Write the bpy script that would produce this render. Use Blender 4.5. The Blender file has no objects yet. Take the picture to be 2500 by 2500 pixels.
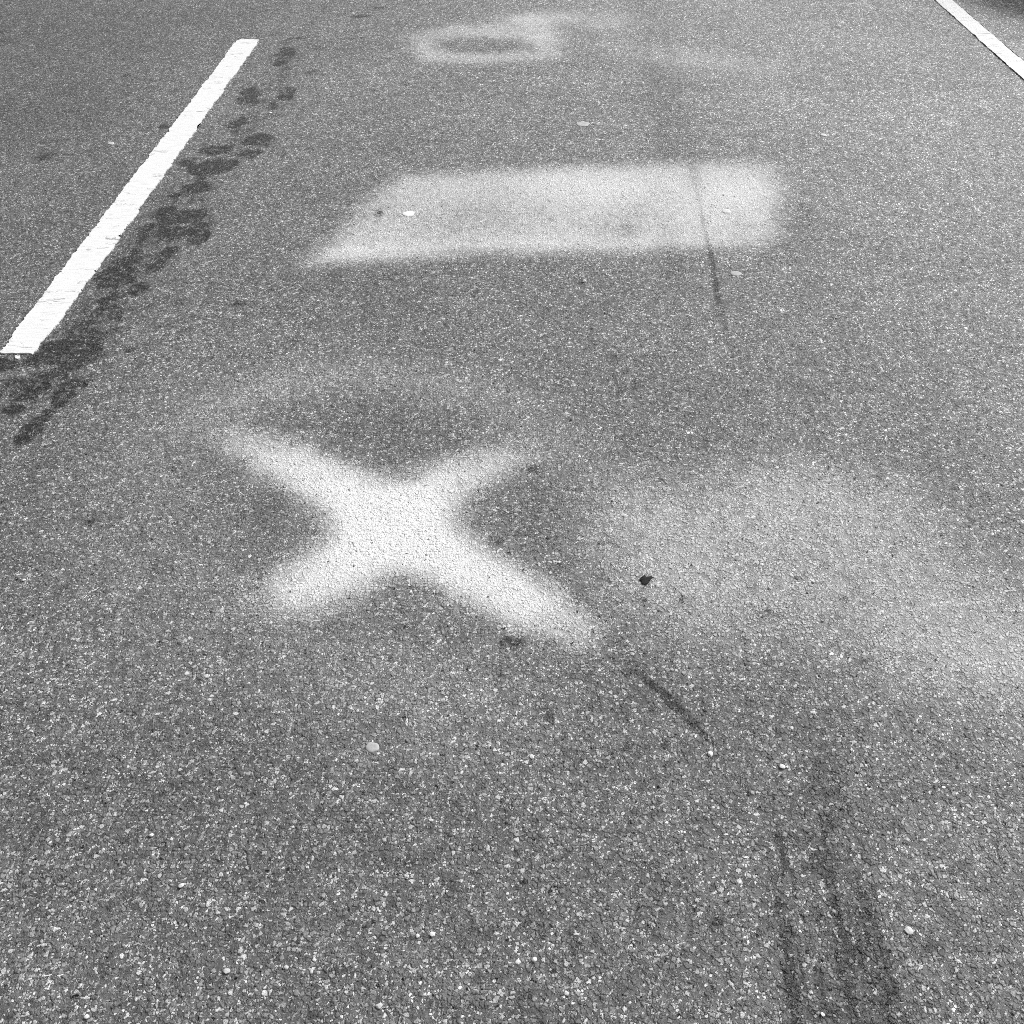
import bpy, bmesh, math, random
import numpy as np

# ------------------------------------------------------------------ camera, sky, sun, exposure
S = bpy.context.scene
COL = S.collection
R = math.radians
CAM_H = 1.47
PITCH = math.atan(2180 / 2500)            # looking down this far below the horizon

cam = bpy.data.cameras.new("camera")
cam.sensor_fit = 'HORIZONTAL'
cam.sensor_width = 36.0
cam.lens = 36.0
cam.clip_start = 0.05
cam.clip_end = 2000.0
cam_ob = bpy.data.objects.new("camera", cam)
COL.objects.link(cam_ob)
cam_ob.location = (0, 0, CAM_H)
cam_ob.rotation_euler = (math.pi / 2 - PITCH, 0, 0)
S.camera = cam_ob

SUN_ELEV = R(42)
SUN_AZ = R(52)                            # clockwise from +Y (ahead), i.e. ahead and to the right
world = bpy.data.worlds.new("World")
S.world = world
world.use_nodes = True
wn, wl = world.node_tree.nodes, world.node_tree.links
wn.clear()
sky = wn.new("ShaderNodeTexSky")
sky.sky_type = 'NISHITA'
sky.sun_disc = False
sky.sun_elevation = SUN_ELEV
sky.sun_rotation = SUN_AZ
sky.air_density = 1.0
sky.dust_density = 4.0
bw = wn.new("ShaderNodeRGBToBW")          # black-and-white photograph: a neutral grey sky
bg = wn.new("ShaderNodeBackground")
bg.inputs["Strength"].default_value = 0.13
wo = wn.new("ShaderNodeOutputWorld")
wl.new(sky.outputs[0], bw.inputs[0])
wl.new(bw.outputs[0], bg.inputs["Color"])
wl.new(bg.outputs[0], wo.inputs["Surface"])

sun = bpy.data.lights.new("sun", 'SUN')
sun.energy = 2.0
sun.angle = R(9)
sun.color = (1, 1, 1)
sun_ob = bpy.data.objects.new("sun", sun)
COL.objects.link(sun_ob)
sun_ob.location = (3, 4, 8)
sun_ob.rotation_euler = (math.pi / 2 - SUN_ELEV, 0, math.pi - SUN_AZ)

S.view_settings.view_transform = 'Standard'
S.view_settings.look = 'None'
S.view_settings.gamma = 1.0
S.view_settings.exposure = 0.38
S.cycles.pixel_filter_type = 'BLACKMAN_HARRIS'
S.cycles.filter_width = 0.9
S.cycles.use_denoising = False
S.cycles.max_bounces = 4
S.cycles.diffuse_bounces = 1

# ------------------------------------------------------------------ helpers
def ground(px, py):
    """Where a point of the 2500-pixel photograph lies on the road (metres)."""
    u, v = (px - 1250) / 2500, (py - 1250) / 2500
    y = math.cos(PITCH) - math.sin(PITCH) * v
    z = -math.sin(PITCH) - math.cos(PITCH) * v
    t = CAM_H / -z
    return (u * t, y * t)

def G(pts):
    return np.array([ground(*p) for p in pts])

def tag(o, label=None, cat=None, group=None, kind=None):
    if label: o["label"] = label
    if cat: o["category"] = cat
    if group: o["group"] = group
    if kind: o["kind"] = kind
    return o

def link_mesh(name, me, mat=None, parent=None, smooth=False):
    o = bpy.data.objects.new(name, me)
    COL.objects.link(o)
    if mat: me.materials.append(mat)
    if parent: o.parent = parent
    if smooth:
        me.polygons.foreach_set("use_smooth", np.ones(len(me.polygons), dtype=bool))
    return o

def from_bm(name, bm, mat=None, parent=None, smooth=False):
    me = bpy.data.meshes.new(name)
    bm.normal_update()
    bm.to_mesh(me)
    bm.free()
    return link_mesh(name, me, mat, parent, smooth)

class NT:
    """Tiny node-tree writer."""
    def __init__(self, name):
        self.m = bpy.data.materials.new(name)
        self.m.use_nodes = True
        self.t = self.m.node_tree
        self.t.nodes.clear()
    def n(self, kind, ins=None, **props):
        nd = self.t.nodes.new(kind)
        for k, v in props.items():
            setattr(nd, k, v)
        for k, v in (ins or {}).items():
            if isinstance(v, bpy.types.NodeSocket):
                self.t.links.new(v, nd.inputs[k])
            else:
                nd.inputs[k].default_value = v
        return nd
    def math(self, op, a, b=0.0, c=None, clamp=False):
        ins = {0: a, 1: b}
        if c is not None: ins[2] = c
        return self.n("ShaderNodeMath", ins, operation=op, use_clamp=clamp).outputs[0]
    def mapr(self, v, a, b, c=0.0, d=1.0, smooth=True):
        return self.n("ShaderNodeMapRange", {0: v, 1: a, 2: b, 3: c, 4: d},
                      interpolation_type='SMOOTHSTEP' if smooth else 'LINEAR').outputs[0]
    def mix(self, f, a, b):
        nd = self.n("ShaderNodeMix", {0: f, 2: a, 3: b}, data_type='FLOAT')
        return nd.outputs[0]
    def ramp(self, v, stops, interp='LINEAR'):
        nd = self.n("ShaderNodeValToRGB", {0: v})
        nd.color_ramp.interpolation = interp
        el = nd.color_ramp.elements
        while len(el) < len(stops): el.new(0.5)
        for e, (p, c) in zip(el, stops):
            e.position = p
            e.color = (c, c, c, 1)
        return self.n("ShaderNodeRGBToBW", {0: nd.outputs[0]}).outputs[0]

# ------------------------------------------------------------------ the asphalt (shared by the road and what lies on it)
def asphalt_material(name):
    k = NT(name)
    geo = k.n("ShaderNodeNewGeometry")
    xy = k.n("ShaderNodeVectorMath", {0: geo.outputs["Position"], 1: (1, 1, 0)}, operation='MULTIPLY').outputs[0]
    def noise(scale, detail=2.0, rough=0.5, vec=xy, off=0.0):
        v = vec
        if off:
            v = k.n("ShaderNodeVectorMath", {0: vec, 1: (off, off * 1.7, 0)}, operation='ADD').outputs[0]
        return k.n("ShaderNodeTexNoise", {"Vector": v, "Scale": scale, "Detail": detail, "Roughness": rough},
                   noise_dimensions='2D')
    # warp the plane a little so that stones are not clean Voronoi cells
    w = noise(300, 1.0).outputs["Color"]
    w = k.n("ShaderNodeVectorMath", {0: w, 1: (0.5, 0.5, 0.5)}, operation='SUBTRACT').outputs[0]
    w = k.n("ShaderNodeVectorMath", {0: w, 1: (0.0026, 0.0026, 0)}, operation='MULTIPLY').outputs[0]
    pv = k.n("ShaderNodeVectorMath", {0: xy, 1: w}, operation='ADD').outputs[0]
    def stones(scale, off):
        v = k.n("ShaderNodeVectorMath", {0: pv, 1: (off, -off * 0.6, 0)}, operation='ADD').outputs[0]
        e = k.n("ShaderNodeTexVoronoi", {"Vector": v, "Scale": scale, "Randomness": 1.0},
                voronoi_dimensions='2D', feature='DISTANCE_TO_EDGE').outputs["Distance"]
        c = k.n("ShaderNodeTexVoronoi", {"Vector": v, "Scale": scale, "Randomness": 1.0},
                voronoi_dimensions='2D', feature='F1').outputs["Color"]
        s = k.n("ShaderNodeSeparateColor", {0: c})
        return e, s.outputs[0], s.outputs[1], s.outputs[2]
    # big stones (~9 mm), middle (~5 mm), fine sand (~2 mm)
    eA, a1, a2, a3 = stones(128, 3.1)
    eB, b1, b2, b3 = stones(225, 7.7)
    eC, c1, c2, c3 = stones(480, 12.3)
    pA = k.math('MULTIPLY', k.mapr(eA, 0.03, 0.26), k.mapr(a2, 0.45, 0.75))       # only some cells stand proud
    pB = k.math('MULTIPLY', k.mapr(eB, 0.02, 0.24), k.mapr(b2, 0.25, 0.80))
    pC = k.math('MULTIPLY', k.mapr(eC, 0.02, 0.28), k.mapr(c2, 0.2, 0.9))
    # height in millimetres
    big = noise(28, 3.0, 0.6).outputs[0]
    h = k.math('MULTIPLY', pA, k.mapr(a3, 0, 1, 0.7, 1.5, False))
    h = k.math('MAXIMUM', h, k.math('MULTIPLY', pB, k.mapr(b3, 0, 1, 0.5, 1.15, False)))
    h = k.math('MULTIPLY_ADD', pC, 0.35, h)
    h = k.math('MULTIPLY_ADD', k.math('SUBTRACT', big, 0.5), 1.2, h)
    # ragged cracks and pits left between stones
    pit = k.mapr(noise(75, 3.0, 0.65, off=5.0).outputs[0], 0.67, 0.74)
    h = k.math('MULTIPLY_ADD', pit, -1.1, h)
    # albedo
    colA = k.ramp(a1, [(0.0, 0.130), (0.50, 0.165), (0.68, 0.23), (0.86, 0.34), (0.96, 0.50), (1.0, 0.60)])
    colB = k.ramp(b1, [(0.0, 0.095), (0.42, 0.150), (0.58, 0.27), (0.78, 0.44), (0.92, 0.60), (1.0, 0.68)])
    colC = k.ramp(c1, [(0.0, 0.11), (0.55, 0.16), (0.80, 0.30), (1.0, 0.52)])
    base = k.mix(k.mapr(pC, 0.15, 0.6), 0.11, colC)
    base = k.mix(k.mapr(pB, 0.30, 0.50), base, colB)
    base = k.mix(k.mapr(pA, 0.38, 0.55), base, colA)
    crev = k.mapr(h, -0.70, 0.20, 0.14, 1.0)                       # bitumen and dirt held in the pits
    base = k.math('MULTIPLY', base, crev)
    grain = noise(1400, 1.0).outputs[0]
    base = k.math('MULTIPLY', base, k.mapr(grain, 0.2, 0.8, 0.75, 1.25, False))
    patch = noise(2.2, 4.0, 0.6, off=2.0).outputs[0]
    base = k.math('MULTIPLY', base, k.mapr(patch, 0.3, 0.7, 0.90, 1.10, False))
    clump = noise(16, 4.0, 0.62, off=4.0).outputs[0]                 # dirtier and cleaner clumps of stones
    base = k.math('MULTIPLY', base, k.mapr(clump, 0.30, 0.70, 0.80, 1.18, False))
    knot = noise(62, 3.0, 0.7, off=8.0).outputs[0]                   # dark binder-rich knots, pale scuffed ones
    base = k.math('MULTIPLY', base, k.mapr(knot, 0.30, 0.70, 0.62, 1.38, False))
    tone = k.n("ShaderNodeAttribute", attribute_name="grey_shift").outputs["Fac"]
    base = k.math('MULTIPLY', base, k.math('ADD', tone, 1.0))  # slow grey gradient: lighter right and ahead, darker left
    # dark marks: rubber, oil, damp that fills the low spots first, and one stone's painted shade
    dk = k.n("ShaderNodeAttribute", attribute_name="dark").outputs["Fac"]
    brk = noise(45, 4.0, 0.65, off=9.0).outputs[0]
    dk2 = k.math('MULTIPLY', dk, k.mapr(brk, 0.38, 0.58, 0.60, 1.6))
    grit = noise(170, 3.0, 0.7, off=6.0).outputs[0]
    dk2 = k.math('MULTIPLY', dk2, k.mapr(grit, 0.38, 0.60, 0.50, 1.35))
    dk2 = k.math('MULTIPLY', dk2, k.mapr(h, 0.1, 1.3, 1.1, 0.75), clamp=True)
    # sprayed paint: a dust of droplets that lands on stone tops first
    pt = k.n("ShaderNodeAttribute", attribute_name="paint").outputs["Fac"]
    dust = noise(620, 2.0, 0.7, off=3.0).outputs[0]
    lift = k.mapr(h, -0.5, 1.2, -0.30, 0.22, False)
    a = k.math('ADD', pt, k.math('MULTIPLY', lift, k.mapr(pt, 0.0, 0.25)))
    a = k.math('ADD', a, k.math('MULTIPLY', k.math('SUBTRACT', dust, 0.5), k.mapr(pt, 0.0, 0.3, 0.0, 0.9)))
    deep = k.mapr(h, -0.60, -0.02, 0.22, 1.0)
    a = k.math('MULTIPLY', k.mapr(a, 0.0, 1.0, 0.0, 1.0, False), deep, clamp=True)
    base = k.mix(a, base, 0.76)
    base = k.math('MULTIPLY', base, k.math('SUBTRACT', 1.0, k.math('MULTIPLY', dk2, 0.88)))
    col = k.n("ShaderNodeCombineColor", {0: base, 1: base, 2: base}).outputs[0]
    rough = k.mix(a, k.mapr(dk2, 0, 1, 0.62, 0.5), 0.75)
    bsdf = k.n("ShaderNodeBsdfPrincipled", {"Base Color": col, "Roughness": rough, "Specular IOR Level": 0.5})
    disp = k.n("ShaderNodeDisplacement", {"Height": h, "Midlevel": 0.6, "Scale": 0.0019})
    k.n("ShaderNodeOutputMaterial", {"Surface": bsdf.outputs[0], "Displacement": disp.outputs[0]})
    k.m.displacement_method = 'BOTH'
    return k.m

M_ASPHALT = asphalt_material("asphalt")

# ------------------------------------------------------------------ what marks the asphalt, as densities over the ground plane
def seg_dist(P, A, B):
    d = B - A
    t = np.clip(((P - A) @ d) / max(d @ d, 1e-12), 0, 1)
    q = P - (A + t[:, None] * d)
    return np.sqrt((q * q).sum(1)), t

def local(fn):
    """Evaluate a mark only on the vertices around it (P is nearly sorted by y)."""
    def run(P, x0, x1, y0, y1):
        lo, hi = np.searchsorted(P[:, 1], [y0 - .05, y1 + .05]) if (np.diff(P[:, 1]) >= 0).all() else (0, len(P))
        sel = np.nonzero((P[lo:hi, 0] >= x0) & (P[lo:hi, 0] <= x1))[0] + lo
        out = np.zeros(len(P))
        if len(sel): out[sel] = fn(P[sel])
        return out
    return run

def stroke(P, pts, widths, amps, power=2.6):
    W = G(pts)
    m = max(widths) * 2.6
    (x0, y0), (x1, y1) = W.min(0) - m, W.max(0) + m
    return local(lambda q: stroke_(q, W, widths, amps, power))(P, x0, x1, y0, y1)

def stroke_(P, W, widths, amps, power):
    """Soft stroke along points; widths (half, metres) and strengths at each point."""
    out = np.zeros(len(P))
    for i in range(len(W) - 1):
        d, t = seg_dist(P, W[i], W[i + 1])
        w = widths[i] + t * (widths[i + 1] - widths[i])
        a = amps[i] + t * (amps[i + 1] - amps[i])
        out = np.maximum(out, a * np.exp(-(d / w) ** power))
    return out

def blob(P, px, py, rx, ry, amp, power=2.0):
    """Soft ellipse with half-axes given in photograph pixels."""
    c = np.array(ground(px, py))
    hx = abs(ground(px + rx, py)[0] - ground(px - rx, py)[0]) / 2
    hy = abs(ground(px, py - ry)[1] - ground(px, py + ry)[1]) / 2
    def fn(p):
        q = (p - c) / np.array([hx, hy])
        return amp * np.exp(-((q * q).sum(1)) ** (power / 2))
    return local(fn)(P, c[0] - 2.8 * hx, c[0] + 2.8 * hx, c[1] - 2.8 * hy, c[1] + 2.8 * hy)

def poly_sd(P, poly, m=0.3):
    (x0, y0), (x1, y1) = poly.min(0) - m, poly.max(0) + m
    lo, hi = np.searchsorted(P[:, 1], [y0, y1])
    sel = np.nonzero((P[lo:hi, 0] >= x0) & (P[lo:hi, 0] <= x1))[0] + lo
    out = np.full(len(P), -1.0)
    if len(sel): out[sel] = poly_sd_(P[sel], poly)
    return out

def poly_sd_(P, poly):
    """Signed distance to a polygon (positive inside)."""
    n = len(poly)
    best = np.full(len(P), 1e9)
    inside = np.zeros(len(P), bool)
    for i in range(n):
        A, B = poly[i], poly[(i + 1) % n]
        d, _ = seg_dist(P, A, B)
        best = np.minimum(best, d)
        cond = (A[1] > P[:, 1]) != (B[1] > P[:, 1])
        with np.errstate(divide='ignore', invalid='ignore'):
            xc = (B[0] - A[0]) * (P[:, 1] - A[1]) / (B[1] - A[1]) + A[0]
        inside ^= cond & (P[:, 0] < xc)
    return np.where(inside, best, -best)

def sstep(x, a, b):
    t = np.clip((x - a) / (b - a), 0, 1)
    return t * t * (3 - 2 * t)

def wobble(P, s, seed):
    r = np.random.RandomState(seed)
    out = np.zeros(len(P))
    for _ in range(7):
        th, ph = r.uniform(0, 6.28, 2)
        f = s * r.uniform(0.6, 1.8)
        out += np.sin(f * (P[:, 0] * math.cos(th) + P[:, 1] * math.sin(th)) + ph)
    return out / 7

def paint_cross(P):
    P = P + 0.010 * np.stack([wobble(P, 30, 51), wobble(P, 30, 52)], 1)
    a = stroke(P, [(565, 1062), (700, 1125), (840, 1200), (975, 1290), (1140, 1390), (1285, 1468), (1395, 1530)],
               [.054, .072, .082, .088, .078, .072, .060], [.30, .82, 1.0, 1.1, 1.05, .95, .50], 2.7)
    b = stroke(P, [(1310, 1090), (1200, 1128), (1080, 1185), (960, 1270), (850, 1375), (745, 1430), (630, 1452)],
               [.052, .066, .078, .092, .086, .080, .056], [.16, .54, .85, 1.1, 1.0, .84, .20], 2.5)
    c = blob(P, 955, 1268, 160, 105, .45)
    return a + b * (1 - 0.45 * a) + c * 0.5

def paint_bar(P):
    poly = G([(965, 425), (1200, 412), (1500, 398), (1840, 390), (1895, 412), (1918, 470), (1918, 540), (1895, 590), (1830, 606), (1500, 618),
              (1180, 622), (960, 640), (735, 650), (820, 560)])
    sd = poly_sd(P, poly) + 0.016 * wobble(P, 18, 3)
    base = sstep(sd, -0.055, 0.095)
    v = .58 + blob(P, 1450, 455, 170, 45, .26) + blob(P, 1800, 480, 150, 70, .24) + blob(P, 1450, 600, 420, 28, .14) \
        + blob(P, 900, 620, 170, 24, .20) - blob(P, 1080, 520, 200, 45, .10) - blob(P, 1520, 565, 60, 20, .12) + .12 * wobble(P, 12, 8) + .06 * wobble(P, 40, 9)
    return base * v

def paint_ring(P):
    s = stroke(P, [(1035, 92), (1120, 78), (1240, 80), (1330, 84)], [.10, .12, .13, .10], [.30, .40, .46, .42])
    s = np.maximum(s, stroke(P, [(1055, 138), (1180, 142), (1340, 132)], [.085, .085, .08], [.42, .42, .34]))
    s = np.maximum(s, stroke(P, [(1040, 92), (1035, 115), (1062, 138)], [.07, .08, .08], [.30, .38, .42]))
    s = np.maximum(s, stroke(P, [(1300, 50), (1315, 90), (1335, 122)], [.10, .11, .07], [.30, .58, .34]))
    s = s + stroke(P, [(1200, 62), (1260, 48), (1350, 42)], [.07, .12, .12], [.12, .30, .22])
    return s - blob(P, 1180, 110, 72, 16, .26)

def paint_veil(P):
    """The big, worn, almost rubbed-out spray patch on the right."""
    poly = G([(1480, 1180), (1900, 1140), (2200, 1190), (2360, 1330), (2620, 1480), (2700, 1760), (2300, 1690), (1950, 1560),
              (1650, 1560), (1500, 1450), (1440, 1300)])
    sd = poly_sd(P, poly) + 0.03 * wobble(P, 9, 5)
    s = sstep(sd, -0.13, 0.18) * .34
    s += blob(P, 1980, 1190, 190, 60, .10) + blob(P, 2420, 1630, 260, 110, .15) + blob(P, 1560, 1250, 110, 110, .07) \
        + blob(P, 1640, 1400, 160, 120, .08) - blob(P, 1900, 1390, 200, 60, .05)
    return s

def paint_haze(P):
    s = stroke(P, [(470, 1030), (640, 945), (850, 915), (1060, 930), (1230, 985), (1330, 1060), (1400, 1150)],
               [.07, .08, .08, .08, .09, .09, .08], [.09, .15, .15, .13, .11, .09, .06], 2.2)
    s += stroke(P, [(660, 960), (520, 1010), (390, 1120), (330, 1280), (450, 1450), (760, 1600), (1080, 1720), (1250, 1740)],
               [.10, .14, .16, .18, .20, .16, .14, .10], [.04, .07, .08, .07, .07, .08, .11, .04], 2.0)
    s += stroke(P, [(1390, 45), (1470, 52), (1560, 60)], [.13, .16, .14], [.22, .30, .10], 2.0)
    s += stroke(P, [(1500, 110), (1650, 140), (1850, 165)], [.13, .15, .12], [.12, .28, .18], 2.0)
    s += blob(P, 1800, 20, 60, 30, .04)
    s += blob(P, 2490, 130, 40, 20, .25)
    return s

STAINS = {
    "near": [(198, 814, 70, 20, .9), (202, 826, 60, 18, 1), (210, 850, 46, 30, 1), (140, 850, 44, 28, 1), (109, 880, 62, 22, .9),
             (171, 893, 36, 22, .95), (132, 918, 42, 17, .95), (93, 942, 36, 20, .95), (70, 965, 28, 15, .9), (179, 938, 36, 15, .9),
             (155, 964, 31, 16, .95), (148, 982, 26, 14, .9), (31, 1002, 36, 16, .95), (118, 1006, 22, 16, .8), (95, 1028, 24, 14, .8),
             (78, 1048, 30, 19, .95), (54, 1072, 28, 15, .85), (15, 890, 40, 22, .7), (40, 920, 40, 20, .5), (40, 975, 30, 14, .5)],
    "mid": [(405, 519, 32, 20, .8), (440, 548, 72, 42, 1), (484, 574, 30, 26, .9), (360, 567, 30, 28, .85), (413, 616, 32, 18, .85),
            (378, 647, 30, 25, .85), (308, 638, 40, 14, .8), (286, 673, 52, 36, 1), (339, 704, 28, 20, .85), (264, 739, 42, 22, .85),
            (286, 779, 32, 12, .6), (335, 620, 26, 24, .6)],
    "upper": [(629, 343, 46, 22, .85), (611, 374, 36, 14, .8), (528, 365, 46, 18, .75), (462, 396, 28, 14, .75), (506, 409, 52, 23, .9),
              (563, 402, 26, 16, .75), (480, 457, 40, 23, .8), (422, 484, 27, 14, .7), (450, 474, 20, 16, .6), (495, 432, 26, 18, .6)],
    "far": [(611, 233, 32, 23, .9), (620, 256, 18, 14, .5)],
    "loose": [(700, 229, 26, 19, .8), (664, 260, 20, 12, .75), (581, 304, 27, 20, .8), (695, 132, 30, 20, .75), (684, 156, 26, 10, .7),
              (765, 176, 26, 10, .4), (775, 115, 30, 10, .4), (650, 190, 16, 8, .3), (860, 75, 30, 8, .45),
              (880, 40, 34, 7, .5), (930, 20, 30, 6, .45), (400, 310, 14, 8, .8), (365, 748, 16, 10, .7), (720, 95, 30, 8, .4)]}

def stain_base(P, key):
    s = np.zeros(len(P))
    for x, y, rx, ry, a in STAINS[key]:
        s = np.maximum(s, blob(P, x, y, rx, ry, a, 3.0))
    return s

def dark_stain(P):
    s = np.maximum.reduce([stain_base(P, q) for q in STAINS])
    n = np.zeros(len(P))
    sel = s > 0.01
    n[sel] = wobble(P[sel], 34, 21) + wobble(P[sel], 70, 22)
    s = sstep(s * (1.0 + 0.6 * n), 0.18, 0.72)
    trail = stroke(P, [(20, 960), (150, 890), (260, 740), (380, 590), (480, 450), (600, 340), (660, 230), (710, 130), (760, 60), (800, 10)],
                   [.10, .11, .09, .09, .07, .07, .06, .06, .06, .06], [.5, .5, .36, .34, .26, .26, .2, .2, .12, .1], 2.0)
    return np.clip(np.maximum(s, trail * (1 + 1.2 * n)), 0, 1)

def dark_skid(P):
    return np.maximum(stroke(P, [(1535, 1622), (1620, 1695), (1690, 1765), (1750, 1822)], [.004, .009, .009, .004], [.6, 1.7, 1.7, .6]),
                      stroke(P, [(1745, 1815), (1800, 1870)], [.008, .006], [.25, .0]))

def dark_scratch(P):
    return 1.3 * stroke(P, [(1706, 480), (1720, 560), (1735, 620), (1748, 690), (1760, 760), (1772, 800)],
                  [.006, .007, .009, .010, .009, .006], [.14, .18, .45, .58, .42, .12])

def dark_tyre(P):
    s = stroke(P, [(2030, 1830), (2015, 1950), (2040, 2120), (2085, 2330), (2125, 2520)], [.035, .05, .055, .06, .065],
               [.16, .34, .42, .42, .46], 2.2)
    s = np.maximum(s, stroke(P, [(1905, 1990), (1905, 2200), (1930, 2380), (1948, 2520)], [.008, .010, .011, .012], [.35, .8, .95, .95]))
    s = np.maximum(s, stroke(P, [(2095, 2100), (2125, 2270), (2165, 2420), (2185, 2520)], [.010, .016, .018, .020], [.35, .75, .85, .9]))
    s = np.maximum(s, stroke(P, [(2005, 1960), (2015, 2100), (2060, 2300), (2090, 2520)], [.010, .014, .012, .012], [.6, .85, .7, .7]))
    s = np.maximum(s, stroke(P, [(1925, 1990), (1985, 2200), (2040, 2520)], [.07, .07, .07], [.16, .30, .36], 2.0))
    return 1.35 * s * np.clip(0.85 + 0.5 * wobble(P, 60, 31) + 1.1 * wobble(P * np.array([3.0, 0.35]), 75, 32), 0, 1.6)

def dark_spots(P):
    s = np.zeros(len(P))
    for x, y, rx, ry, a in [(1250, 1568, 30, 16, .85), (1345, 1570, 22, 12, .5), (1303, 1146, 14, 9, .8), (1218, 1325, 13, 12, .6),
                            (1668, 1468, 22, 14, .5), (1158, 1280, 12, 9, .5), (112, 382, 20, 10, .9), (585, 742, 14, 8, .7),
                            (315, 855, 18, 10, .6), (925, 520, 11, 12, .8), (1620, 1820, 13, 11, .7), (1900, 1790, 9, 12, .8),
                            (1340, 1748, 16, 12, .8), (1745, 2250, 16, 26, .7), (2265, 2315, 34, 24, .45), (2230, 2290, 14, 8, .7),
                            (1285, 2445, 36, 28, .3), (1275, 2152, 12, 7, 1.0), (1360, 2165, 24, 12, .5), (1000, 2110, 22, 12, .4),
                            (220, 1275, 12, 10, .6), (1000, 1918, 18, 12, .3), (460, 1910, 12, 8, .4), (1570, 1465, 14, 9, .5),
                            (1875, 1490, 14, 9, .5), (1470, 1240, 12, 8, .4), (2060, 1460, 16, 8, .45), (1420, 690, 8, 9, .8),  # last blob: shadow of the small white stone, painted into the asphalt
                            (2140, 1610, 10, 6, .5), (310, 185, 12, 6, .5), (1540, 560, 34, 12, .12), (940, 2105, 30, 14, .35),
                            (1100, 870, 20, 8, .3), (1500, 870, 14, 8, .4), (660, 860, 14, 6, .3), (1190, 2275, 40, 14, .3)]:
        s = np.maximum(s, blob(P, x, y, rx, ry, a, 2.5))
    s = np.maximum(s, stroke(P, [(1610, 150), (1620, 250), (1640, 370)], [.09, .12, .10], [.14, .28, .18], 2.0))
    s = np.maximum(s, stroke(P, [(1556, 5), (1575, 120), (1605, 250), (1632, 380)], [.05, .05, .045, .04], [.16, .22, .30, .30], 1.8))
    s = np.maximum(s, stroke(P, [(1600, 5), (1625, 120), (1660, 260), (1690, 385), (1706, 480)], [.04, .04, .035, .03, .02], [.12, .18, .24, .24, .18], 1.8))
    s = np.maximum(s, stroke(P, [(1560, 20), (1580, 80), (1600, 150)], [.10, .10, .09], [.12, .16, .10], 2.0))
    s = np.maximum(s, stroke(P, [(1635, 560), (1640, 640), (1660, 720)], [.04, .045, .04], [.12, .30, .10], 2.0))
    s = np.maximum(s, blob(P, 1950, 530, 60, 40, .20))
    s = np.maximum(s, blob(P, 1690, 1080, 140, 40, .12))
    return s

def grey_shift(P):
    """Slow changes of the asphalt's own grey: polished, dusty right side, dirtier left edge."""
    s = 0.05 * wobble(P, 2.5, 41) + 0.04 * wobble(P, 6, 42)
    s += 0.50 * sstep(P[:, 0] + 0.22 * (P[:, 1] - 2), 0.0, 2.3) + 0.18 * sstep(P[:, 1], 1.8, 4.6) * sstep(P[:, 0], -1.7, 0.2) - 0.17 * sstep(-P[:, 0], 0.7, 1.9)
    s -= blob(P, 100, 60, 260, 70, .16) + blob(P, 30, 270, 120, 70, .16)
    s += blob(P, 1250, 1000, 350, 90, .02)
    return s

def field(P):
    paint = paint_cross(P)
    paint = np.maximum(paint, paint_bar(P))
    paint = np.maximum(paint, np.maximum(paint_ring(P), 0))
    paint = np.maximum(paint, paint_veil(P))
    paint = paint + paint_haze(P) * (1 - np.clip(paint, 0, 1))
    dark = np.maximum.reduce([dark_stain(P), dark_skid(P), dark_scratch(P), dark_tyre(P), dark_spots(P)])
    return np.clip(paint, 0, 1.5), np.clip(dark, 0, 1), grey_shift(P)

# ------------------------------------------------------------------ the road: a finely divided sheet near the camera, coarse to the horizon
def rows():
    ys, y = [], 0.34
    while y < 7.2:
        ys.append(y)
        y += 0.0017 + 0.00075 * max(0, y - 0.6)
    return np.array(ys)
YS = rows()
NX = 1450
NY = len(YS)
half = 1.0 + 0.42 * (YS - 0.5)
sx = np.linspace(-1, 1, NX)
X = (half[:, None] * sx[None, :]).ravel()
Y = np.repeat(YS, NX)
P = np.stack([X, Y], 1)
F_PAINT, F_DARK, F_GREY = field(P)

def quads_mesh(name, V, Q, attrs):
    me = bpy.data.meshes.new(name)
    me.vertices.add(len(V))
    me.vertices.foreach_set("co", V.astype(np.float32).ravel())
    me.loops.add(Q.size)
    me.loops.foreach_set("vertex_index", Q.astype(np.int32).ravel())
    me.polygons.add(len(Q))
    me.polygons.foreach_set("loop_start", np.arange(0, Q.size, 4, dtype=np.int32))
    try:
        me.polygons.foreach_set("loop_total", np.full(len(Q), 4, dtype=np.int32))
    except Exception:
        pass
    me.update(calc_edges=True)
    for k_, a in attrs.items():
        at = me.attributes.new(k_, 'FLOAT', 'POINT')
        at.data.foreach_set("value", a.astype(np.float32))
    return me

idx = np.arange(NY * NX).reshape(NY, NX)
Q = np.stack([idx[:-1, :-1], idx[:-1, 1:], idx[1:, 1:], idx[1:, :-1]], -1).reshape(-1, 4)
# coarse sheet below and beyond
gx = np.concatenate([[-400, -150, -60, -30], np.arange(-20, 20.1, 0.5), [30, 60, 150, 400]])
gy = np.concatenate([[-400, -100, -30], np.arange(-12, 40.1, 0.5), [60, 150, 400, 900]])
cx, cy = np.meshgrid(gx, gy)
CP = np.stack([cx.ravel(), cy.ravel()], 1)
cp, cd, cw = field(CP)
ci = np.arange(CP.shape[0]).reshape(cx.shape)
CQ = np.stack([ci[:-1, :-1], ci[:-1, 1:], ci[1:, 1:], ci[1:, :-1]], -1).reshape(-1, 4) + len(P)
V = np.concatenate([np.column_stack([P, np.zeros(len(P))]), np.column_stack([CP, np.full(len(CP), -0.005)])])
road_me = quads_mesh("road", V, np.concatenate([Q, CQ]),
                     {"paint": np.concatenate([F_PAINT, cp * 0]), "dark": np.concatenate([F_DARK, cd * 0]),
                      "grey_shift": np.concatenate([F_GREY, cw])})
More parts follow.
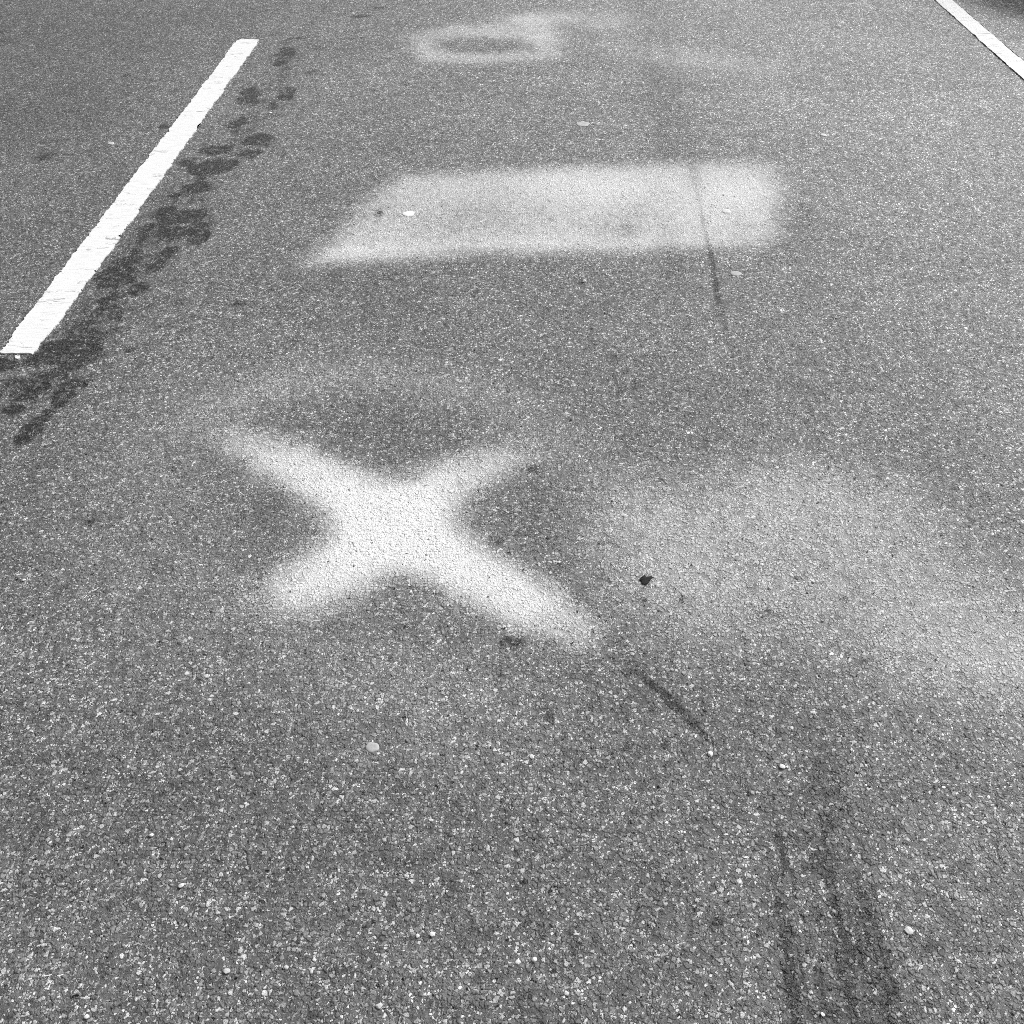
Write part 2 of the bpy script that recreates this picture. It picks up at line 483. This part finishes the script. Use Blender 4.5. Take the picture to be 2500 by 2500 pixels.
road = link_mesh("road", road_me, M_ASPHALT, smooth=True)
tag(road, kind="structure")

def film(name, mask, lift, label, cat, group=None):
    """A thin coat lying on the road: the road's own relief, a fraction of a millimetre higher."""
    m = mask.reshape(NY, NX)
    fm = (m[:-1, :-1] & m[:-1, 1:] & m[1:, 1:] & m[1:, :-1]).ravel()
    q = Q[fm]
    u, inv = np.unique(q, return_inverse=True)
    me = quads_mesh(name, np.column_stack([P[u], np.full(len(u), lift)]), inv.reshape(-1, 4),
                    {"paint": F_PAINT[u], "dark": F_DARK[u], "grey_shift": F_GREY[u]})
    o = link_mesh(name, me, M_ASPHALT, smooth=True)
    return tag(o, label, cat, group)

print('verts', len(P), NY, NX)
film("sprayed_cross", paint_cross(P) > 0.34, 0.00006,
     "large white sprayed X with soft blurred edges and a solid bright middle", "paint mark")
film("sprayed_bar", (paint_bar(P) > 0.30), 0.00006,
     "wide soft edged white sprayed block slanting at its left end, across the lane", "paint mark")
film("sprayed_ring", (paint_ring(P) > 0.15) | (blob(P, 1180, 110, 95, 18, 1.0) > .6), 0.00006,
     "faint sprayed loop with dark asphalt showing in its middle, farthest paint mark", "paint mark")
film("faded_spray_patch", (paint_veil(P) > 0.17) & ~(paint_cross(P) > 0.34), 0.00008,
     "large pale worn cloud of faded spray paint to the right of the X", "paint mark")
SG = "trail of dark stains beside the dash"
film("oil_stain", stain_base(P, "near") > 0.30, 0.00010,
     "blackest stain, around and below the near end of the white dash", "stain", SG)
film("oil_stain", stain_base(P, "mid") > 0.30, 0.00006,
     "large dark stain along the middle of the white dash", "stain", SG)
film("oil_stain", stain_base(P, "upper") > 0.30, 0.00010,
     "patchy stain right of the dash, level with the top of the sprayed block", "stain", SG)
film("oil_stain", stain_base(P, "far") > 0.30, 0.00006,
     "small dark stain blot right of the far third of the dash", "stain", SG)
film("skid_mark", (dark_skid(P) > 0.22), 0.00010,
     "short black diagonal skid streak below the right foot of the X", "tyre mark")
film("scratch_mark", (dark_scratch(P) > 0.12), 0.00012,
     "thin dark line crossing the lower edge of the sprayed block", "scratch")
film("tyre_mark", (stroke(P, [(2005, 1850), (1985, 2000), (2000, 2200), (2030, 2350), (2050, 2520)], [.06, .11, .15, .165, .18], [1, 1, 1, 1, 1]) > 0.4), 0.00010,
     "wide smeared dark tyre trail running out of the bottom edge", "tyre mark")

# ------------------------------------------------------------------ road lines
def line_material():
    k = NT("line_paint")
    geo = k.n("ShaderNodeNewGeometry")
    pos = geo.outputs["Position"]
    st = k.n("ShaderNodeVectorMath", {0: pos, 1: (0.7, 4.0, 0)}, operation='MULTIPLY').outputs[0]
    n1 = k.n("ShaderNodeTexNoise", {"Vector": pos, "Scale": 25.0, "Detail": 3.0}, noise_dimensions='2D').outputs["Color"]
    wv = k.n("ShaderNodeVectorMath", {0: n1, 1: (0.10, 0.10, 0)}, operation='MULTIPLY').outputs[0]
    v = k.n("ShaderNodeVectorMath", {0: st, 1: wv}, operation='ADD').outputs[0]
    e = k.n("ShaderNodeTexNoise", {"Vector": v, "Scale": 3.2, "Detail": 3.0, "Roughness": 0.55}, noise_dimensions='2D').outputs[0]
    e = k.math('ABSOLUTE', k.math('SUBTRACT', e, 0.5))
    gate = k.mapr(k.n("ShaderNodeTexNoise", {"Vector": pos, "Scale": 14.0, "Detail": 2.0}, noise_dimensions='2D').outputs[0], 0.42, 0.54)
    crack = k.math('MULTIPLY', k.mapr(e, 0.002, 0.010, 1.0, 0.0), gate)
    sp = k.n("ShaderNodeTexNoise", {"Vector": st, "Scale": 95.0, "Detail": 3.0, "Roughness": 0.6}, noise_dimensions='2D').outputs[0]
    chip = k.mapr(sp, 0.69, 0.74)
    dirt = k.mapr(k.n("ShaderNodeTexNoise", {"Vector": st, "Scale": 40.0, "Detail": 4.0}, noise_dimensions='2D').outputs[0],
                  0.35, 0.75, 0.80, 0.68, False)
    c = k.mix(k.math('MULTIPLY', crack, 0.6), dirt, 0.12)
    c = k.mix(k.math('MULTIPLY', chip, 0.55), c, 0.14)
    col = k.n("ShaderNodeCombineColor", {0: c, 1: c, 2: c}).outputs[0]
    fine = k.n("ShaderNodeTexNoise", {"Vector": pos, "Scale": 220.0, "Detail": 3.0}, noise_dimensions='2D').outputs[0]
    hh = k.math('SUBTRACT', fine, k.math('MULTIPLY', crack, 1.0))
    bump = k.n("ShaderNodeBump", {"Height": hh, "Distance": 0.0008, "Strength": 0.6})
    b = k.n("ShaderNodeBsdfPrincipled", {"Base Color": col, "Roughness": 0.6, "Normal": bump.outputs[0]})
    k.n("ShaderNodeOutputMaterial", {"Surface": b.outputs[0]})
    return k.m
M_LINE = line_material()

def ragged(pts, step, amp, seed, closed=True):
    """Resample an outline and make its edge as uneven as the stones below."""
    rnd = random.Random(seed)
    out = []
    n = len(pts)
    run = 0.0
    for i in range(n if closed else n - 1):
        A, B = pts[i], pts[(i + 1) % n]
        L = math.dist(A, B)
        m = max(1, int(L / step))
        nx, ny = -(B[1] - A[1]) / L, (B[0] - A[0]) / L
        for j in range(m):
            t = j / m
            run = 0.72 * run + rnd.gauss(0, amp)
            d = run + (rnd.uniform(amp * 1.5, amp * 4) * rnd.choice((1, -1)) if rnd.random() < 0.05 else 0)
            if j == 0: d *= 0.3
            out.append((A[0] + (B[0] - A[0]) * t + nx * d, A[1] + (B[1] - A[1]) * t + ny * d))
    return out

def slab(name, outline, z0, z1, mat, parent=None, inset=0.0012):
    bm = bmesh.new()
    lo = [bm.verts.new((x, y, z0)) for x, y in outline]
    up = [bm.verts.new((x, y, z1)) for x, y in outline]
    n = len(outline)
    area = sum(outline[i][0] * outline[(i + 1) % n][1] - outline[(i + 1) % n][0] * outline[i][1] for i in range(n))
    if area < 0:
        lo.reverse(); up.reverse()
    bm.faces.new(up)
    for i in range(n):
        j = (i + 1) % n
        bm.faces.new((lo[i], lo[j], up[j], up[i]))
    bmesh.ops.triangulate(bm, faces=[f for f in bm.faces if len(f.verts) > 4])
    return from_bm(name, bm, mat, parent)

def pg(x, y): return ground(x, y)
dash = [pg(4, 857), pg(45, 800), pg(150, 663), pg(300, 466), pg(450, 270), pg(578, 100), pg(588, 97), pg(632, 98),
        pg(626, 110), pg(520, 258), pg(400, 428), pg(250, 640), pg(134, 797), pg(100, 842), pg(80, 866), pg(20, 864), pg(0, 862)]
o = slab("road_dash", ragged(dash, 0.006, 0.0015, 5), -0.002, 0.0032, M_LINE)
tag(o, "thick white lane dash with ragged edges beside the dark stain trail", "road marking")

# the line on the right, from its two measured edges
L1, L2, R1, R2 = [np.array(pg(*q)) for q in ((2281, 0), (2500, 196), (2323, 0), (2500, 153))]
c1, c2 = (L1 + R1) / 2, None
dirv = ((L1 - L2) / np.linalg.norm(L1 - L2) + (R1 - R2) / np.linalg.norm(R1 - R2))
dirv /= np.linalg.norm(dirv)
nrm = np.array([dirv[1], -dirv[0]])
hw = 0.5 * abs((R2 - L2) @ nrm)
mid = (L1 + L2 + R1 + R2) / 4
A0, A1 = mid - dirv * 4.6, mid + dirv * 16
right_line = [tuple(A0 - nrm * hw), tuple(A1 - nrm * hw), tuple(A1 + nrm * hw), tuple(A0 + nrm * hw)]
o = slab("edge_line", ragged(right_line, 0.012, 0.0009, 9), -0.002, 0.0032, M_LINE)
tag(o, "long white line cutting off the top right corner of the view", "road marking")

# ------------------------------------------------------------------ small things lying on the road
def plain(name, v, rough=0.7, scale=120.0, var=0.12, bumpd=0.0006):
    k = NT(name)
    tc = k.n("ShaderNodeTexCoord").outputs["Object"]
    n = k.n("ShaderNodeTexNoise", {"Vector": tc, "Scale": scale, "Detail": 4.0}).outputs[0]
    c = k.math('MULTIPLY', v, k.mapr(n, 0.25, 0.75, 1 - var, 1 + var, False))
    col = k.n("ShaderNodeCombineColor", {0: c, 1: c, 2: c}).outputs[0]
    bump = k.n("ShaderNodeBump", {"Height": n, "Distance": bumpd, "Strength": 0.7})
    b = k.n("ShaderNodeBsdfPrincipled", {"Base Color": col, "Roughness": rough, "Normal": bump.outputs[0]})
    k.n("ShaderNodeOutputMaterial", {"Surface": b.outputs[0]})
    return k.m

def gum(px, py, w, h, v, label, seed, dent=0.0, name="chewing_gum", cat="gum spot", group=None, top=0.0022, rot=0.0):
    """A trodden flat blob: domed edge, uneven outline, a dent in its middle."""
    rnd = random.Random(seed)
    x0, y0 = ground(px, py)
    rx = abs(ground(px + w / 2, py)[0] - x0)
    ry = abs(ground(px, py - h / 2)[1] - ground(px, py + h / 2)[1]) / 2
    bm = bmesh.new()
    N = 36
    ph = [rnd.uniform(0, 6.28) for _ in range(4)]
    rings = [(1.04, -0.0015), (1.0, 0.0009), (0.90, 0.0017), (0.66, top), (0.40, top - dent * 0.5), (0.18, top - dent)]
    vs = []
    for f, z in rings:
        r = []
        for i in range(N):
            t = 2 * math.pi * i / N
            s = 1 + 0.06 * math.sin(2 * t + ph[0]) + 0.05 * math.sin(3 * t + ph[1]) + 0.04 * math.sin(5 * t + ph[2]) + rnd.uniform(-.02, .02)
            ex, ey = rx * f * s * math.cos(t), ry * f * s * math.sin(t)
            r.append(bm.verts.new((ex * math.cos(rot) - ey * math.sin(rot), ex * math.sin(rot) + ey * math.cos(rot), z + rnd.uniform(-1, 1) * 0.00012)))
        vs.append(r)
    for a, b in zip(vs, vs[1:]):
        for i in range(N):
            j = (i + 1) % N
            bm.faces.new((a[i], a[j], b[j], b[i]))
    bm.faces.new(vs[-1])
    o = from_bm(name, bm, plain("gum_" + str(seed), v), smooth=True)
    o.location = (x0, y0, 0.0)
    return tag(o, label, cat, group)

GG = "flattened gum spots on the asphalt"
gum(997, 522, 27, 13, .80, "bright white oval gum spot on the left half of the sprayed block", 1, group=GG)
gum(1423, 303, 32, 11, .44, "pale gum ring with a grey middle, between the block and the far loop", 2, dent=0.0012, group=GG)
gum(1773, 516, 20, 10, .62, "dull white gum spot at the right end of the sprayed block", 3, group=GG)
gum(1796, 668, 26, 12, .42, "pale grey gum spot just below the right end of the sprayed block", 4, group=GG)
gum(2011, 330, 15, 6, .60, "tiny white gum fleck on open asphalt, up and right of the block", 5, group=GG)
gum(271, 350, 16, 6, .50, "thin pale scrap lying left of the white dash", 6, name="paper_scrap", cat="paper scrap", rot=0.35)
gum(909, 1825, 32, 26, .40, "smooth pale patch of gum below the left foot of the X", 7, group=GG)

def pebble(px, py, size, v, label, seed, flat=0.55, name="pebble", cat="pebble", group=None):
    """An angular chip of stone lying on the road; size in photo pixels."""
    rnd = random.Random(seed)
    x0, y0 = ground(px, py)
    r = abs(ground(px + size / 2, py)[0] - x0)
    bm = bmesh.new()
    bmesh.ops.create_icosphere(bm, subdivisions=2, radius=1.0)
    cuts = []
    for _ in range(9):
        d = np.array([rnd.gauss(0, 1) for _ in range(3)]); d /= np.linalg.norm(d)
        cuts.append((d, rnd.uniform(.62, .92)))
    for vtx in bm.verts:
        p = np.array(vtx.co)
        for d, c in cuts:
            s = p @ d
            if s > c: p = p - d * (s - c)
        p = p * (1 + rnd.uniform(-.03, .03))
        vtx.co = (p[0] * r, p[1] * r * 0.85, p[2] * r * flat + r * flat * 0.75)
    o = from_bm(name, bm, plain("stone_" + str(seed), v, 0.6, 300.0, 0.15))
    o.location = (x0, y0, 0.0005)
    o.rotation_euler.z = rnd.uniform(0, 3)
    return tag(o, label, cat, group)

PB = "loose pale stones on the road"
pebble(1426, 688, 11, .80, "small white stone on bare asphalt under the sprayed block", 11, group=PB)
pebble(660, 277, 8, .80, "tiny white stone among the stain blotches right of the dash", 12, group=PB)
pebble(1910, 1873, 17, .72, "white triangular stone beside the start of the tyre trail", 13, .35, group=PB)
pebble(1305, 2344, 14, .74, "rounded white stone near the bottom edge, between the stone pair and the tyre trail", 14, .5, group=PB)
pebble(1020, 2286, 12, .66, "pale stone near the bottom edge, left one of the pair", 15, .4, group=PB)
pebble(370, 2040, 12, .76, "white stone in the lower left of the road", 16, .5, group=PB)
pebble(2218, 2273, 24, .55, "wide flat pale stone above the small pothole near the tyre trail", 17, .25, group=PB)
pebble(2008, 2478, 12, .78, "white stone lying in the tyre trail at the bottom edge", 18, .5, group=PB)
pebble(443, 2163, 16, .62, "pale pointed stone at the lower left", 19, .4, group=PB)
pebble(213, 2483, 14, .72, "white stone nearest the bottom left corner", 20, .5, group=PB)
pebble(59, 1417, 9, .78, "small white stone by the left edge, level with the X's foot", 22, .5, group=PB)
pebble(1365, 1313 + 60, 9, .70, "small pale stone in the right notch of the X", 23, .4, group=PB)
pebble(1056, 2282, 17, .66, "flat pale stone near the bottom edge, right one of the pair", 24, .3, group=PB)
pebble(554, 2371, 18, .52, "broad greyish stone near the bottom edge, left of the pair of stones", 25, .3, group=PB)
pebble(1299, 1848, 15, .60, "flat pale stone below the lower right foot of the X", 26, .3, group=PB)
pebble(926, 2457, 18, .56, "wide dull stone at the bottom edge, below and left of the pair", 27, .3, group=PB)
pebble(1734, 1842, 18, .62, "long pale stone touching the end of the diagonal skid streak", 28, .3, group=PB)
o = slab("paint_chip", ragged([pg(38, 870), pg(49, 870), pg(49, 877), pg(38, 877)], 0.003, 0.0004, 3), -0.001, 0.0030, M_LINE)
tag(o, "small square white paint chip just off the near end of the dash", "paint chip")

# the black fleck right of the cross: a torn, curled scrap of rubber
def rubber_scrap():
    rnd = random.Random(77)
    x0, y0 = ground(1574, 1417)
    bm = bmesh.new()
    N = 22
    c = bm.verts.new((0, 0, 0.0042))
    rim, low = [], []
    for i in range(N):
        t = 2 * math.pi * i / N
        r = 0.0085 * (1 + 0.45 * abs(math.sin(2.5 * t + .6)) ** 3 + rnd.uniform(-.25, .35))
        if 0.2 < t < 0.8: r *= 1.7
        if 4.9 < t < 5.3: r *= 1.35
        z = 0.0022 + rnd.uniform(-.0004, .0016)
        rim.append(bm.verts.new((r * math.cos(t), r * 1.15 * math.sin(t), z)))
        low.append(bm.verts.new((r * .9 * math.cos(t), r * 1.05 * math.sin(t), z - 0.0022)))
    for i in range(N):
        j = (i + 1) % N
        bm.faces.new((c, rim[i], rim[j]))
        bm.faces.new((rim[i], low[i], low[j], rim[j]))
    o = from_bm("rubber_scrap", bm, plain("black_rubber", .012, .9, 300.0, .3))
    o.location = (x0, y0, 0)
    return tag(o, "small black jagged scrap of rubber right of the X", "rubber scrap")
rubber_scrap()

# ------------------------------------------------------------------ the parked car whose underside darkens the top right corner
def car():
    root = bpy.data.objects.new("parked_car", None)
    COL.objects.link(root)
    tag(root, "dark car parked beyond the right line, only the dark ground beneath it in view", "car")
    paint = plain("car_paint", .05, .25, 2.0, .03, 0.0)
    glass = plain("car_glass", .02, .08, 2.0, .02, 0.0)
    rubber = plain("tyre_rubber", .02, .85, 60.0, .2)
    metal = plain("rim_metal", .45, .35, 20.0, .05)
    lamp = plain("lamp_glass", .55, .15, 20.0, .05)
    L_, W_ = 4.3, 1.76
    prof = [(0.00, .36), (0.02, .62), (0.10, .74), (0.95, .93), (1.30, .97), (3.75, 1.02), (4.20, .98), (4.29, .70), (4.28, .36)]
    arches = [(.82, .36), (3.38, .36)]
    def loft(name, secs, mat):
        bm = bmesh.new()
        rings = [[bm.verts.new(p) for p in s] for s in secs]
        for a, b in zip(rings, rings[1:]):
            for i in range(len(a) - 1):
                bm.faces.new((a[i], a[i + 1], b[i + 1], b[i]))
        bm.faces.new(rings[0]); bm.faces.new(list(reversed(rings[-1])))
        bmesh.ops.recalc_face_normals(bm, faces=bm.faces)
        return from_bm(name, bm, mat, root, True)
    # lower body outline with wheel arches, swept across the width with a tucked-in shoulder
    low = []
    xs = [0.0, .12]
    out = [(0.02, .24)] 
    for cxx, r in arches:
        out.append((cxx - r, .20))
        for t in np.linspace(math.pi, 0, 13):
            out.append((cxx + r * math.cos(t), .31 + r * math.sin(t) * 1.0))
        out.append((cxx + r, .20))
    out.append((4.27, .24))
    ring = out + list(reversed(prof))
    secs = []
    for fx, ins in ((-1, .06), (-.985, .0), (.985, .0), (1, .06)):
        sec = []
        for (a, b) in ring:
            tuck = (b - .55) * .10 if b > .55 else 0
            cc = 1.0 - (abs(a - 2.15) / 2.15) ** 6 * .12
            sec.append(((W_ / 2 * cc - tuck) * fx + W_ / 2, a + (ins if a < 2 else -ins) * .5, b))
        secs.append(sec + [sec[0]])
    bm = bmesh.new()
    rr = [[bm.verts.new(p) for p in s[:-1]] for s in secs]
    n = len(rr[0])
    for a, b in zip(rr, rr[1:]):
        for i in range(n):
            j = (i + 1) % n
            bm.faces.new((a[i], a[j], b[j], b[i]))
    bm.faces.new(rr[0]); bm.faces.new(list(reversed(rr[-1])))
    bmesh.ops.recalc_face_normals(bm, faces=bm.faces)
    from_bm("body", bm, paint, root)
    # cabin
    def frustum(name, lo, hi, z0, z1, mat):
        bm = bmesh.new()
        a = [bm.verts.new((x, y, z0)) for x, y in lo]
        b = [bm.verts.new((x, y, z1)) for x, y in hi]
        for i in range(4):
            bm.faces.new((a[i], a[(i + 1) % 4], b[(i + 1) % 4], b[i]))
        bm.faces.new(b); bm.faces.new(list(reversed(a)))
        bmesh.ops.recalc_face_normals(bm, faces=bm.faces)
        bmesh.ops.bevel(bm, geom=bm.edges[:], offset=.03, segments=2, affect='EDGES')
        return from_bm(name, bm, mat, root, True)
    frustum("window", [(.12, 1.2), (W_ - .12, 1.2), (W_ - .12, 3.95), (.12, 3.95)],
            [(.28, 1.95), (W_ - .28, 1.95), (W_ - .28, 3.45), (.28, 3.45)], .90, 1.42, glass)
    frustum("roof", [(.24, 1.85), (W_ - .24, 1.85), (W_ - .24, 3.55), (.24, 3.55)],
            [(.32, 2.0), (W_ - .32, 2.0), (W_ - .32, 3.4), (.32, 3.4)], 1.39, 1.47, paint)
    for y in (.82, 3.38):
        for x, s in ((.02, 1), (W_ - .22, -1)):
            bm = bmesh.new()
            N = 32
            pr = [(.0, .19), (.0, .27), (.03, .31), (.10, .315), (.17, .31), (.20, .27), (.20, .19)]
            rg = [[bm.verts.new((x + a, y + r * math.cos(2 * math.pi * i / N), .315 + r * math.sin(2 * math.pi * i / N))) for i in range(N)] for a, r in pr]
            for a, b in zip(rg, rg[1:]):
                for i in range(N):
                    bm.faces.new((a[i], a[(i + 1) % N], b[(i + 1) % N], b[i]))
            bmesh.ops.recalc_face_normals(bm, faces=bm.faces)
            wheel = from_bm("wheel", bm, rubber, root, True)
            bm = bmesh.new()
            for q in range(5):
                t = 2 * math.pi * q / 5
                for dt in (-.18, .18):
                    pass
                pts = [(.03, t - .35), (.03, t + .35), (.185, t + .16), (.185, t - .16)]
                f = [bm.verts.new((x + (.03 if s > 0 else .17), y + r * math.cos(a), .315 + r * math.sin(a))) for r, a in pts]
                g = [bm.verts.new((x + .10, y + r * math.cos(a), .315 + r * math.sin(a))) for r, a in pts]
                bm.faces.new(f); bm.faces.new(list(reversed(g)))
                for i in range(4):
                    bm.faces.new((f[i], f[(i + 1) % 4], g[(i + 1) % 4], g[i]))
            bmesh.ops.recalc_face_normals(bm, faces=bm.faces)
            from_bm("rim", bm, metal, wheel)
    for x in (.12, W_ - .47):
        bm = bmesh.new()
        bmesh.ops.create_cube(bm, size=1)
        for v_ in bm.verts:
            v_.co = (x + .175 + v_.co.x * .35, .08 + v_.co.y * .16, .64 + v_.co.z * .12)
        bmesh.ops.bevel(bm, geom=bm.edges[:], offset=.03, segments=2, affect='EDGES')
        from_bm("headlight", bm, lamp, root, True)
    root.location = (2.98, 5.72, 0)
    root.rotation_euler.z = -math.atan2(dirv[0], dirv[1])
    return root
car()
